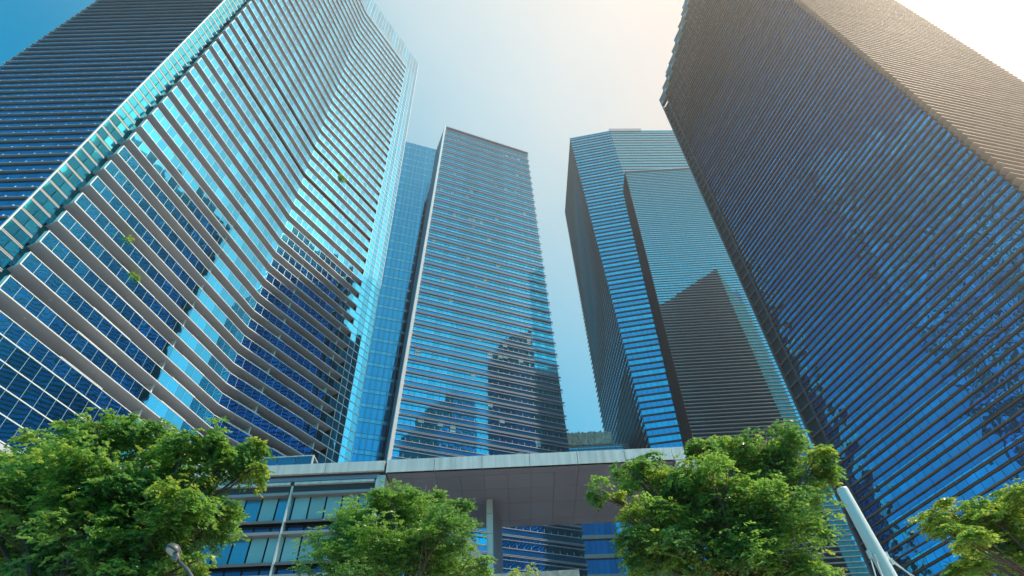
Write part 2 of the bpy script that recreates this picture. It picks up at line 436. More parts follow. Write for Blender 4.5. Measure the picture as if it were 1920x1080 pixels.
sf.box(b, 0, sf.W - .5, -.05, .12, 0, 222.7, 't2side'); put(b, 'side_wall', t2)
H2 = 4.2; z = 223.3 - 52 * H2; k = 0
while z < 222.9:
    w = MB(); T2.panes(w, .5, T2.W - .05, z + .22, z + 2.55, 1.55, 't2glass', gap=.07, d0=-.1, th=.06)
    put(w, 'window_band', t2)
    w = MB()
    for _i in range(rnd.choice((0, 0, 1, 2, 4))):
        s0 = .5 + 1.55 * rnd.randrange(25); w = MB(); T2.box(w, s0 + .1, s0 + 1.45, -.045, -.035, z + rnd.uniform(.5, 1.6), z + 2.5, 'blind'); put(w, 'window_blind', t2)
    w = MB(); T2.panes(w, .5, T2.W - .05, z + 2.75, z + 4.2, 3.1, 't2span', gap=.03, d0=-.1, th=.08); put(w, 'spandrel_band', t2)
    fi = MB()
    T2.box(fi, .5, T2.W + .35, -.02, .30, z + 2.58, z + 2.70, 't2fin'); T2.box(fi, .5, T2.W + .45, -.02, .34, z + 2.84, z + 2.94, 't2fin')
    T2.box(fi, .5, T2.W + .35, .12, .34, z + 1.72, z + 1.82, 't2fin')
    T2.box(fi, .5, T2.W + .15, -.02, .14, z + .06, z + .20, 't2fin')
    n = 27
    for i in range(n):
        s0 = .5 + (i + .5) * (T2.W - .5) / n
        T2.box(fi, s0 - .04, s0 + .04, -.04, .08, z + .2, z + (1.05 if i % 2 else .7), 't2fin')
    T2.box(fi, .3, .75, .3, .6, z + 2.5, z + 2.95, 't2fin'); T2.box(fi, .3, .7, .3, .55, z + 1.68, z + 1.88, 't2fin')
    put(fi, 'sun_louver', t2)
    z += H2; k += 1
b = MB(); T2.box(b, -.3, T2.W + .4, -.6, .7, 223.3, 223.9, 't2fin'); put(b, 'roof_rim', t2)

# ------------------------------------------------------------------ low block seen under the canopy, right of the centre tower
lb = thing('office_block', 'low glass office block with dark ledges seen under the canopy', 'building', (22, 131, 0))
LB = Face(E2(12.6, 130.2), E2(30.6, 131.2))
b = MB(); pl = [LB.p(0, -.1, 0)[:2], LB.p(LB.W, -.1, 0)[:2], LB.p(LB.W, -10, 0)[:2], LB.p(0, -10, 0)[:2]]
b.prism(pl, pl, 0, 72, 'core'); put(b, 'core_wall', lb)
z = 30.0
while z < 71:
    w = MB(); LB.panes(w, 0, LB.W, z + .9, z + 4.1, 1.3, 'blueglass', gap=.06, alt=lambda i, m: 'podspan2' if i < 6 else m); put(w, 'window_band', lb)
    w = MB(); LB.box(w, -.2, LB.W, 0, .5, z, z + .85, 'podfin'); put(w, 'ledge', lb); z += 4.2

# ------------------------------------------------------------------ right-centre tower: three faces and a lower block
t3 = thing('office_tower', 'angular dark blue office tower with a lower louvered block on its near side', 'tower', (50, 140, 0))
K0 = Edge((32.7, 129.9, 84), (29.15, 130.69, 237.6)); KL = E2(27.7, 169.0)
K0 = Edge((32.0, 130.2, 84), (29.15, 130.69, 237.6))
Kk = E2(46.47, 128.13)
T3L = Face(KL, K0); T3F = Face(K0, Kk); T3U = Face(Kk, E2(92, 130.6))
b = MB()
q = lambda z: [T3F.p(0.1, -.15, z)[:2], (46.47, 128.3), (92, 130.8), (92, 172), T3L.p(.1, -.1, z)[:2]]
for a, c in ((0, 118), (118, 237.2)): b.prism(q(a), q(c), a, c, 'core')
put(b, 'core_wall', t3)
ztop = lambda: 237.6
z = 237.6 - 50 * 4.2; k = 0
while z < 237.3:
    fi = MB(); w = MB(); w2 = MB()
    for j, mm in ((0, 't3glassA'), (1, 't3glassB')):
        zz0 = z + 2.1 * j
        T3F.panes(w, 0, T3F.W, zz0 + .42, zz0 + 2.1, 1.45, mm, gap=.06, d0=-.08, th=.05)
        T3F.box(fi, -.05, T3F.W + .1, -.05, .2, zz0 + .02, zz0 + .14, 'fin_dark'); T3F.box(fi, -.05, T3F.W + .1, -.05, .18, zz0 + .28, zz0 + .40, 'fin_dark')
    put(w, 'window_band', t3); put(fi, 'sun_louver', t3)
    if z > 150:
        w = MB(); fi = MB()
        for j in (0, 1):
            zz0 = z + 2.1 * j
            T3U.panes(w, .05, T3U.W, zz0 + .3, zz0 + 1.15, 1.45, 't3glassA', gap=.05, d0=-.08, th=.05)
            T3U.box(w, .05, T3U.W, -.08, -.02, zz0 + 1.15, zz0 + 2.1, 't3fin')
            T3U.box(fi, 0, T3U.W, -.05, .2, zz0, zz0 + .14, 'fin_dark')
        put(w, 'upper_window_band', t3); put(fi, 'upper_louver', t3)
    # dense dark fins of the left face
    w = MB(); fi = MB()
    for j in range(2):
        zz0 = z + 2.1 * j
        n = 26
        T3L.panes(w, 0, T3L.W, zz0 + .1, zz0 + 2.0, 1.5, 't3glassA', gap=.5, d0=-.06, th=.05)
        T3L.box(fi, -.5, T3L.W + .1, 0, .24, zz0, zz0 + .42, 'fin_dark')
    put(w, 'side_window_band', t3); put(fi, 'side_louver', t3)
    z += 4.2; k += 1
b = MB()
T3F.box(b, -.1, T3F.W, -.3, .1, 237.2, 237.9, 't3glassB'); T3U.box(b, 0, T3U.W, -.3, .1, 237.2, 238.0, 't3glassB'); T3U.box(b, 0, 14, -.3, .3, 237.2, 239.4, 't3fin')
put(b, 'parapet', t3)
# lower block
B0 = Edge((39.95, 120.0, 79.2), (44.31, 120.0, 191.4)); B1 = E2(92, 120.0)
T3B = Face(B0, B1)
b = MB(); q = lambda z: [T3B.p(.1, -.15, z)[:2], (92, 120.2), (92, 131), (T3B.p(.6, 0, z)[0], 130.0)]
for a, c in ((0, 100), (100, 191.1)): b.prism(q(a), q(c), a, c, 'core')
put(b, 'block_core_wall', t3)
BS = Face(Edge((40.2, 128.8, 80), (44.6, 128.4, 191.4)), B0)
z = 191.4 - 42 * 4.2; 
while z < 191.1:
    w = MB(); fi = MB()
    for j in range(4):
        zz0 = z + 1.05 * j
        T3B.panes(w, 0, T3B.W, zz0 + .1, zz0 + 1.05, 1.5, 't3glassA', gap=.06, d0=-.08, th=.05)
        T3B.box(fi, -.15, T3B.W, -.05, .16, zz0 + .09, zz0 + .22, 't3fin'); T3B.box(fi, -.12, T3B.W, -.05, .14, zz0, zz0 + .085, 't3mid')
        BS.box(fi, 0, BS.W, -.05, .3, zz0, zz0 + .12, 'fin_dark')
    BS.box(w, 0, BS.W, -.1, -.06, z, z + 4.19, 'fin_dark')
    put(w, 'block_window_band', t3); put(fi, 'block_louver', t3)
    z += 4.2
b = MB(); T3B.box(b, -.15, T3B.W, -.4, .3, 191.15, 191.6, 't3fin'); T3B.box(b, -.1, T3B.W, -8, -.45, 191.15, 191.4, 'concrete'); put(b, 'block_parapet', t3)

# ------------------------------------------------------------------ wrapped building seen in the gap
tb = thing('scaffolded_building', 'distant building top wrapped in beige sheeting seen in the gap between towers', 'building', (19, 150, 0))
b = MB(); b.box(10, 31, 146.2, 160, 0, 92.6, 'core'); put(b, 'body', tb)
b = MB()
n = 60
vs = []; fs = []
for i in range(n + 1):
    x = 11 + 15 * i / n
    for j in range(7):
        zz0 = 92.9 + 4.2 * j / 6
        vs.append((x, 145.6 + .35 * math.sin(x * 5.1 + j * .7) * math.sin(j * 1.1 + x) + rnd.uniform(-.12, .12) + .25 * j / 6, zz0 + (rnd.uniform(-.25, .35) if j == 6 else 0)))
for i in range(n):
    for j in range(6):
        a = i * 7 + j; fs.append((a, a + 7, a + 8, a + 1))
b.add(vs, fs, 'tarp'); b.box(11, 26, 146.0, 158, 92.7, 96.9, 'tarp'); put(b, 'wrap_sheet', tb)
b = MB(); b.box(10, 31, 145.2, 145.4, 91.9, 92.3, 'podfin'); b.box(10, 31, 145.2, 145.35, 91.1, 91.35, 'podfin')
for i in range(28): b.box(10 + i * .75, 10.08 + i * .75, 145.2, 145.3, 89, 92.8, 'podfin')
put(b, 'scaffold', tb)
b = MB()
for i in range(14): b.box(10 + i * 1.5 + .05, 10 + (i + 1) * 1.5 - .05, 146.0, 146.15, 88, 92.4, 't3glassA')
put(b, 'window_band', tb)

# ------------------------------------------------------------------ copper-finned tower (right)
t4 = thing('office_tower', 'huge right hand tower wrapped in copper brown fins over deep blue glass', 'tower', (70, 70, 0))
RA = Edge((48.91, 88.47, 54.77), (49.86, 85.6, 176.24)); RB = E2(63.75, 44.0); RC = E2(101.0, 53.8)
R1 = Face(RA, RB); R2 = Face(RB, RC)
ZA, ZB = 176.6, 192.0                      # sloping roof line: low at the far corner, high at the near one
def roof_z(s): return min(ZA + 15.5, ZA + 27.0 * s / R1.W)
b = MB()
q = lambda z: [R1.p(0.1, -.15, z)[:2], (63.8, 44.3), (101, 54.1), (74.0, 96.5)]
b.prism(q(0), q(90), 0, 90, 'core')
P0 = q(90); P1 = q(170)
tops = (152, ZB - .6, 182, 161)
vs = [(x, y, 90) for x, y in P0] + [(P1[i][0], P1[i][1], tops[i]) for i in range(4)]
b.add(vs, [(3, 2, 1, 0), (4, 5, 7), (5, 6, 7)] + [(i, (i + 1) % 4, 4 + (i + 1) % 4, 4 + i) for i in range(4)], 'core')
put(b, 'core_wall', t4)
PER = 5.1; ROW = PER / 4
SLOT = 3.0                                 # dark recessed slot along the far edge
def clip_s(z):                             # where the sloping roof cuts this level
    return 0 if z <= ZA else (z - ZA) / 27.0 * R1.W
z = 20.0; k = 0
while z < ZB - .6:
    s_c = clip_s(z + PER * .5)
    if s_c < R1.W - .5 and z + PER < ZB + 3:
        w = MB(); fi = MB(); a = max(SLOT, s_c) if s_c > 0 else SLOT
        kinds = ('rglassA', 'rglassA', 'rglassC', 'rglassB')
        for j in range(4):
            zz0 = z + ROW * j
            if j == 2:
                R1.panes(w, a, R1.W, zz0 + .1, zz0 + .55, 1.5, 'rglassC', gap=.06, d0=-.08, th=.05)
                R1.panes(w, a, R1.W, zz0 + .60, zz0 + ROW, 3.0, 'rglassB', gap=.04, d0=-.08, th=.05)
            else:
                R1.panes(w, a, R1.W, zz0 + .1, zz0 + ROW, 1.5 if j < 2 else 3.0, kinds[j], gap=.06, d0=-.08, th=.05)
            c0 = max(0, clip_s(zz0))
            a2 = max(SLOT, c0)
            th = .18 if j == 0 else .07
            x = a2 - rnd.uniform(0, 5)
            while x < R1.W + .3:
                R1.box(fi, max(a2, x), min(x + 5.96, R1.W + .35), -.05, .25 + rnd.uniform(-.012, .012), zz0 - th / 2, zz0 + th / 2, 'copper'); x += 6.0
            if j in (1, 2): R1.box(fi, a2, R1.W + .2, -.05, .12, zz0 + .18, zz0 + .23, 'copper')
        put(w, 'window_band', t4); put(fi, 'sun_louver', t4)
        if z < ZA - PER:                   # slot: dark back, slanting fin ends and a few bright slits
            sl = MB()
            R1.box(sl, 0, SLOT - .05, -.9, -.8, z, z + PER - .02, 'core')
            for j in range(2):
                zz0 = z + j * PER / 2
                R1.box(sl, .4, SLOT, -.7, .25, zz0, zz0 + .25, 'fin_dark')
            R1.box(sl, -.05, .35, -.8, .35, z, z + PER - .02, 'fin_dark')
            R1.box(sl, .42, .42 + rnd.uniform(.3, .7), -.75, -.7, z + .5, z + rnd.uniform(1.4, 2.4), 't3glassA')
            R1.box(sl, .9, .9 + rnd.uniform(.3, .6), -.75, -.7, z + 3.0, z + rnd.uniform(3.9, 4.7), 't3glassA')
            put(sl, 'edge_slot', t4)
    z += PER; k += 1
b = MB(); R1.box(b, SLOT - .05, SLOT + .12, -.1, .4, 20, ZA + 1, 'fin_dark'); put(b, 'slot_trim', t4)
# sloping parapet
b = MB()
N = 14
for i in range(N):
    s0 = i * R1.W / N; s1 = (i + 1) * R1.W / N; zr = roof_z(s0)
    R1.box(b, s0, s1 + .1, -.5, .42 + .02 * (i % 2), zr - 3.4, zr + .6, 'copper')
    R1.box(b, s0 + .4, s0 + 1.4, .40, .46, zr - 3.0, zr - 1.8, 'strip')
put(b, 'parapet', t4)
z = 20.0
while z < ZB:
    fi = MB(); w = MB()
    for j in range(4):
        zz0 = z + ROW * j
        n = round(R2.W / 3.2); ww = R2.W / n; off = (0 if (j % 2) else .5)
        xs = [0] + [(i + off) * ww for i in range(1, n)] + [R2.W + .4]
        for a, c in zip(xs[:-1], xs[1:]): R2.box(fi, a + .02, c - .02, -.02, .98, zz0 - .05, zz0 + .06, 'beige')
        R2.panes(w, .05, R2.W, zz0 + .1, zz0 + ROW - .1, 1.6, 'r2glass', gap=.06, d0=-.08, th=.05)
    put(fi, 'beige_sun_louver', t4); put(w, 'right_window_band', t4)
    z += PER

# ------------------------------------------------------------------ neighbour across the street, mirrored in the centre tower
nb = thing('office_tower', 'dark stepped office tower across the street, mirrored low in the centre tower', 'tower', (100, -24, 0))
b = MB(); b.box(75.5, 85, -44.7, -9.3, 0, 198, 'core'); b.box(85, 103.7, -44.7, -9.3, 0, 217, 'core'); put(b, 'core_wall', nb)
for i in range(48):
    b = MB(); z0 = 20 + i * 4.1
    x0 = 75.2 if z0 < 194 else 85.02
    b.box(x0, 104, -9.25, -9.05, z0, z0 + 1.3, 'fin_dark'); b.box(x0, x0 + .2, -45, -9.3, z0, z0 + 1.3, 'fin_dark'); put(b, 'ledge', nb)
    b = MB()
    for j in range(14):
        xa = x0 + .1 + j * (103.9 - x0) / 14; b.box(xa, xa + (103.9 - x0) / 14 - .12, -9.29, -9.2, z0 + 1.4, z0 + 4.0, 'btglass')
    put(b, 'window_band', nb)

# ------------------------------------------------------------------ podium with canopy
pd = thing('podium_building', 'low podium building with grey metal fascia, deep flat canopy and brown sunshades', 'building', (-10, 50, 0))
def PY(x): return 45.0 + (x - 0) * .0196
PF = Face(Edge((-60, PY(-60), 0), (-60, PY(-60), 100)), Edge((14.0, PY(14.0), 0), (14.0, PY(14.0), 100)))
X = lambda x: (x + 60) * PF.W / 74.0
ZS, ZT = 28.1, 29.28
b = MB()
pw = 4.05; x = -11.45
while x < 13.9:
    x1 = min(x + pw, 13.95); PF.box(b, X(x) + .02, X(x1) - .02, -.25, 0, ZS, ZT, 'alu'); x += pw
x = -11.6
while x > -60:
    x1 = max(x - 5.0, -60); PF.box(b, X(x1) + .02, X(x) - .02, -.25, 0, ZS + .22, ZT - .05, 'alu'); x -= 5.0
b2 = MB(); PF.box(b2, X(-60), X(13.9), -.5, -.26, ZS + .1, ZT - .1, 'joint')
put(b, 'fascia', pd); put(b2, 'fascia_backing', pd)
b = MB()                                    # soffit panels of the canopy
ys = [0.02, 1.2, 3.6, 6.3, 9.6, 11.0]
xs = [-11.4 + 2.03 * i for i in range(13)]
for i in range(12):
    for j in range(5):
        s0, s1 = X(xs[i]), X(xs[i + 1])
        if j in (0,):
            if i % 2: continue
            s1 = X(xs[i + 2])
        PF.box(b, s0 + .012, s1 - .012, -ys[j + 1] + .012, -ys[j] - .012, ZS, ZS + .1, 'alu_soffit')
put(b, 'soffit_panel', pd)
b = MB(); PF.box(b, X(-11.4), X(13.9), -11.0, -.25, ZS + .14, ZT - .2, 'joint'); put(b, 'canopy_deck', pd)
b = MB(); PF.box(b, X(13.0), X(14.6), -10.9, -.02, ZS - 1.0, ZS - .01, 'alu'); PF.box(b, X(13.97), X(14.5), -10.9, 0.0, ZS, ZT - .3, 'alu'); put(b, 'canopy_end', pd)
# column
b = MB()
for i in range(16):
    z0 = i * 1.78; b.box(-3.30, -2.86, 50.2, 50.34, z0 + .02, min(z0 + 1.76, ZS - .02), 'alu')
b.box(-3.36, -3.305, 50.16, 50.4, 0, ZS - .01, 'alu'); b.box(-2.855, -2.80, 50.16, 50.4, 0, ZS - .01, 'alu')
col_ = put(b, 'column', pd)
b = MB(); pl = [(-3.3, 50.36), (-2.86, 50.36), (-2.2, 55.1), (-2.7, 55.1)]
for i in range(8):
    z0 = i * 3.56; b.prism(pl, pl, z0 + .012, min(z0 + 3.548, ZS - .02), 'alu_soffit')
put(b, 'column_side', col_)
# left wing wall
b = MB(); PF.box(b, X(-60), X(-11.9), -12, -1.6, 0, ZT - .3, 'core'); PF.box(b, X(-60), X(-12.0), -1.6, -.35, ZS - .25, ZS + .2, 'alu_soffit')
PF.box(b, X(-12.2), X(-11.5), -10.9, -.35, 0, ZS - .02, 'alu'); put(b, 'wing_wall', pd)
b = MB(); PF.box(b, X(-60), X(-12.3), -1.0, -.6, 26.85, 27.75, 'joint'); put(b, 'head_band', pd)
M['podspan'] = mat('navy_spandrel_glass', (.035, .09, .20), .08, .5, var=.2)
FH = 3.3
for k in range(-2, 6):
    zt = 26.75 - FH * k                     # ledge at top of a storey
    if zt > 27 or zt < 5: continue
    w = MB()
    n = 36; s0 = X(-60); ww = (X(-12.3) - s0) / n
    for i in range(n):
        cu = rnd.random() < (.62 if i > 20 else .3)
        PF.box(w, s0 + i * ww + .07, s0 + (i + 1) * ww - .07, -.95, -.9, zt - 2.35, zt - .05, 'curtain' if cu else 'podglass')
    put(w, 'window_band', pd)
    w = MB()
    for i in range(n): PF.box(w, s0 + i * ww + .07, s0 + (i + 1) * ww - .07, -.95, -.88, zt - FH + .05, zt - 2.42, 'podspan')
    put(w, 'spandrel_band', pd)
    fi = MB()
    for zz0, dep in ((zt, .55), (zt - 2.35, .5), (zt - FH + .72, 0) if False else (zt - 1.55 - .8, .5)):
        for a, c in ((-60, -35.2), (-35.0, -19.35), (-19.05, -12.4)):
            PF.box(fi, X(a), X(c), -.9, -.9 + dep, zz0 - .12, zz0 + .12, 'podfin')
    put(fi, 'sun_louver', pd)
fi = MB()
for a, c in ((-60, -19.4), (-19.05, -12.4)): PF.box(fi, X(a), X(c), -.9, -.35, 27.55, 27.78, 'alu')
put(fi, 'top_ledge', pd)
for x in (-19.2, -35.1, -50):
    fi = MB(); PF.box(fi, X(x) - .07, X(x) + .07, -.9, -.45, 0, 27.5, 'alu'); put(fi, 'post', pd)
fi = MB()
PF.box(fi, X(-12.25), X(-11.95), -.8, -.3, 0, 27.7, 'alu')
put(fi, 'post', pd)
b = MB(); PF.box(b, X(-60), X(-11.5), -22, -.5, ZT - .5, ZT - .1, 'concrete'); put(b, 'roof', pd)

# glass balustrade on the podium roof
bl = thing('glass_balustrade', 'frameless glass balustrade above a granite planter on the podium roof', 'balustrade', (-20, 48, ZT - .1))
b = MB(); b.box(-27, -18.9, 47.2, 47.6, ZT - .1, ZT + 1.0, 'granite'); put(b, 'granite_upstand', bl)
b = MB()
for i in range(5): b.box(-27 + i * 1.62 + .04, -27 + (i + 1) * 1.62 - .04, 47.3, 47.34, ZT + 1.0, ZT + 2.4, 'balglass')
for i in range(5): b.box(-18.96, -18.92, 47.7 + i * 1.8, 47.7 + (i + 1) * 1.8 - .08, ZT + .3, ZT + 2.4, 'balglass')
put(b, 'glass_pane', bl)
b = MB(); b.box(-27, -18.85, 47.26, 47.38, ZT + 2.4, ZT + 2.48, 'alu'); b.box(-19.0, -18.88, 47.3, 57, ZT + 2.4, ZT + 2.48, 'alu'); b.box(-19.0, -18.88, 47.26, 47.4, ZT, ZT + 2.4, 'alu'); put(b, 'rail', bl)

# ------------------------------------------------------------------ granite wall and stair wall
gw = MB()
for i in range(4):
    for j in range(14):
        z0 = 15.9 - (j + 1) * 1.15
        if z0 < 0: continue
        gw.box(-2.05 + i * 1.27 + .012, -2.05 + (i + 1) * 1.27 - .012, 36, 36.3, z0 + .02, z0 + 1.13, 'granite')
gw.box(-2.05, 3.03, 36.32, 38.5, 0, 15.85, 'granite')
tag(gw.build('granite_wall', origin=(.5, 37, 0)), 'grey granite block wall under the canopy with a young plant before it', 'wall')
sw = MB()
P_ = [(-6.6, 24.3), (-6.2, 24.3), (-3.0, 20.0), (-3.0, 0), (-6.6, 0)]
sw.add([(x, 43.4, z) for x, z in P_] + [(x, 43.8, z) for x, z in P_],
       [(0, 1, 2, 3, 4), (9, 8, 7, 6, 5)] + [(i, 5 + i, 5 + (i + 1) % 5, (i + 1) % 5) for i in range(5)], 'concrete')
tag(sw.build('stair_wall', origin=(-5, 43.6, 0)), 'plain grey wall with a sloping top edge left of the canopy column', 'wall')

# ------------------------------------------------------------------ steel mast with stay cables
ms = thing('steel_mast', 'white round steel mast with stay cables in front of the copper brown tower', 'mast', (14.3, 24, 0))
b = MB(); b.tube([(14.35, 24, 0), (13.76, 24, 10.24), (13.55, 24, 13.75), (13.545, 24, 13.84), (13.54, 24, 13.87)], [.33, .27, .235, .22, .15], 'steelwhite', 28); put(b, 'pole', ms, True)
b = MB()
b.tube([(13.3, 23.93, 11.12), (13.95, 23.93, 10.95)], .05, 'steelwhite', 8)
b.box(13.30, 13.40, 23.85, 24.0, 10.9, 11.2, 'steelwhite'); b.box(13.44, 13.52, 23.78, 23.95, 10.7, 11.0, 'steelwhite'); b.box(13.95, 14.06, 23.9, 24.05, 10.85, 11.1, 'steelwhite'); b.box(13.98, 14.08, 23.8, 23.92, 10.6, 10.82, 'steelwhite')
put(b, 'cable_bracket', ms)
for a, c in (((13.36, 23.93, 11.05), (12.3, 24.0, 5.0)), ((13.48, 23.85, 10.85), (12.75, 23.5, 5.0)), ((14.0, 23.97, 11.0), (19.5, 26.5, 6.2)), ((14.03, 23.86, 10.7), (19.2, 24.5, 5.8))):
    b = MB(); b.tube([a, c], .028, 'steelwhite', 6); put(b, 'stay_cable', ms, True)

# ------------------------------------------------------------------ street lamp
lm = thing('street_lamp', 'grey street lamp with round hooded head on a curved arm beside leafy tree', 'street lamp', (-7.2, 14, 0))
b = MB(); b.tube([(-7.2, 14, 0), (-7.2, 14, 6.2), (-7.32, 14, 6.8), (-7.6, 14, 7.25), (-7.95, 14, 7.62), (-8.25, 14, 7.85)], [.07, .055, .05, .045, .04, .04], 'lampgrey', 10); put(b, 'arm', lm, True)
b = MB()
axis = Vector((-.35, -.35, -1)).normalized(); t1 = axis.cross(Vector((0, 1, 0))).normalized(); t2_ = axis.cross(t1)
cen = Vector((-8.5, 14, 8.10)); prof = [(0, -.16), (.09, -.15), (.15, -.11), (.19, -.05), (.20, .0), (.195, .04), (.175, .045), (.175, .02)]
vs = []; fs = []; SG = 24
for r_, h_ in prof:
    for k in range(SG):
        t = 2 * math.pi * k / SG; vs.append(cen + axis * h_ + (t1 * math.cos(t) + t2_ * math.sin(t)) * max(r_, .001))
for i in range(len(prof) - 1):
    for k in range(SG): fs.append((i * SG + k, (i + 1) * SG + k, (i + 1) * SG + (k + 1) % SG, i * SG + (k + 1) % SG))
b.add(vs, fs, 'lampgrey'); b.tube([(-8.25, 14, 7.85), (-8.34, 14, 7.95), (-8.42, 14, 8.12)], [.05, .07, .08], 'lampgrey', 10); put(b, 'lamp_head', lm, True)
b = MB(); b.tube([cen + axis * .0, cen + axis * .035, cen + axis * .06], [.172, .16, .09], 'lens', 24); put(b, 'lens', lm, True)
b = MB(); b.box(-8.37, -8.27, 13.88, 13.96, 7.83, 7.95, 'lampgrey'); put(b, 'junction_box', lm)

# ------------------------------------------------------------------ trees
def leaf_mesh(name, parent, blobs, density, size, mats, seed, leaflets=9, droop=.8, inner=.45):
    rg = np.random.default_rng(seed)
    cs = []; off = Vector((0, 0, 0)); p = parent
    while p: off += p.location; p = p.parent
    off = np.array(off)
    V = []; MI = []
    for (bx, by, bz, br) in blobs:
        nc = max(4, int(11 * (br / .9) ** 1.3))
        cd = rg.normal(size=(nc, 3)); cd /= np.linalg.norm(cd, axis=1)[:, None]; cd[:, 2] = cd[:, 2] * .9 + .12
        cc = np.array([bx, by, bz]) + cd * br * rg.uniform(.35, 1.12, nc)[:, None]
        cr = br * rg.uniform(.30, .62, nc)
        n = int(density * (br / .9) ** 2) + 3
        ci = rg.integers(0, nc, n)
        d = rg.normal(size=(n, 3)); d /= np.linalg.norm(d, axis=1)[:, None]
        d[:, 2] = np.where(d[:, 2] < -.2, d[:, 2] * .6, d[:, 2])
        c = cc[ci] + d * (cr[ci] * (.35 + .75 * rg.random(n) ** .7))[:, None] * np.array([1.15, 1.15, .8])
        d = d + cd[ci] * .8
        # loose outer sprays and hanging streamers
        ns = max(2, n // 9); k0 = rg.integers(0, nc, ns); e = cd[k0] * np.array([1, 1, .55]) + rg.normal(size=(ns, 3)) * .25
        e[:, 2] -= .25 * rg.random(ns)
        c = np.vstack([c, cc[k0] + e * (cr[k0] * rg.uniform(.7, 1.7, ns))[:, None] + np.array([0, 0, -1.]) * (droop * .35 * rg.random(ns))[:, None]])
        d = np.vstack([d, e]); ci = np.concatenate([ci, k0]); n += ns
        clump = rg.integers(0, len(mats), nc)[ci]
        for i in range(n):
            az = math.atan2(d[i, 1], d[i, 0]) + rg.normal() * .9
            h = np.array([math.cos(az), math.sin(az), 0.]); side = np.array([-h[1], h[0], 0.])
            L = size * rg.uniform(2.0, 3.4); dr = droop * rg.uniform(.4, 1.3)
            mi = clump[i] if rg.random() < .85 else rg.integers(0, len(mats))
            for j in range(leaflets):
                t = (j // 2 + .6) / (leaflets / 2 + .3)
                q = c[i] + h * L * t * math.cos(dr * t) + np.array([0, 0, -1.]) * L * t * t * dr * .8
                sg = 1 if j % 2 else -1
                if j == leaflets - 1: ax = h + np.array([0, 0, -dr])
                else: ax = h * .55 + side * sg + np.array([0, 0, -.35 - .3 * rg.random()])
                ax = ax + rg.normal(size=3) * .25; ax /= np.linalg.norm(ax)
                up = np.array([0, 0, 1.]) + rg.normal(size=3) * .45; wv = np.cross(ax, up); wv /= np.linalg.norm(wv) + 1e-9
                nn = np.cross(wv, ax)
                s = size * rg.uniform(.7, 1.25); wd = s * .30
                m = q + ax * s * .45
                V += [q, m + wv * wd - nn * wd * .35, q + ax * s, m - wv * wd - nn * wd * .35, m]; MI.append(mi)
    V = np.array(V, np.float32) - off.astype(np.float32)
    k = len(MI); base = np.arange(k) * 5
    # two folded halves per leaf: (0,1,2,4) and (0,4,2,3)
    F = np.stack([base, base + 4, base + 2, base + 1, base, base + 3, base + 2, base + 4], 1).reshape(-1, 4)
    me = bpy.data.meshes.new(name); me.vertices.add(len(V)); me.vertices.foreach_set('co', V.ravel())
    me.loops.add(F.size); me.loops.foreach_set('vertex_index', F.ravel().astype(np.int32))
    me.polygons.add(len(F)); me.polygons.foreach_set('loop_start', (np.arange(len(F)) * 4).astype(np.int32))
    for m in mats: me.materials.append(M[m])
    me.polygons.foreach_set('material_index', np.repeat(np.array(MI, np.int32), 2))
    me.update(calc_edges=True); me.validate()
    o = bpy.data.objects.new(name, me); C.objects.link(o); o.parent = parent
    return o
def tree(label, base, fork, blobs, density, size, mats, seed, trunk_r=.22, group=None, droop=.8):
    t = thing('tree', label, 'tree', base, group)
    rg = random.Random(seed)
    b = MB(); bx, by, _ = base; fx, fy, fz = fork
    pts = [(bx + (fx - bx) * u + rg.uniform(-.06, .06), by + (fy - by) * u + rg.uniform(-.06, .06), fz * u) for u in (0, .15, .4, .7, 1)]
    b.tube(pts, [trunk_r * 1.35, trunk_r * 1.05, trunk_r * .9, trunk_r * .8, trunk_r * .72], 'bark', 12)
    put(b, 'trunk', t, True)
    b = MB()
    for (x, y, z, r) in blobs:
        a = Vector((fx, fy, fz - rg.uniform(0, 1.2))); c = Vector((x, y, z + r * .2)); m = a.lerp(c, .5) + Vector((rg.uniform(-.4, .4), rg.uniform(-.4, .4), rg.uniform(.1, .7)))
        ps = []
        for i in range(8):
            u = i / 7; q = a * (1 - u) ** 2 + m * 2 * u * (1 - u) + c * u * u
            ps.append(q + Vector((rg.uniform(-.07, .07), rg.uniform(-.07, .07), rg.uniform(-.07, .07))) * (1 if 0 < i < 7 else 0))
        r0 = trunk_r * rg.uniform(.28, .5); b.tube(ps, [r0 * (1 - .8 * i / 7) for i in range(8)], 'bark', 7)
        for _k in range(5):
            e = c + Vector((rg.gauss(0, 1), rg.gauss(0, 1), rg.gauss(0, .8))).normalized() * r * rg.uniform(.6, 1.0)
            st = ps[rg.choice((4, 5, 6))]
            mid = st.lerp(e, .5) + Vector((rg.uniform(-.1, .1), rg.uniform(-.1, .1), rg.uniform(0, .2)))
            b.tube([st, mid, e], [.03, .02, .008], 'bark', 5)
    put(b, 'limb', t, True)
    leaf_mesh('crown', t, blobs, density, size, mats, seed, droop=droop)
    return t
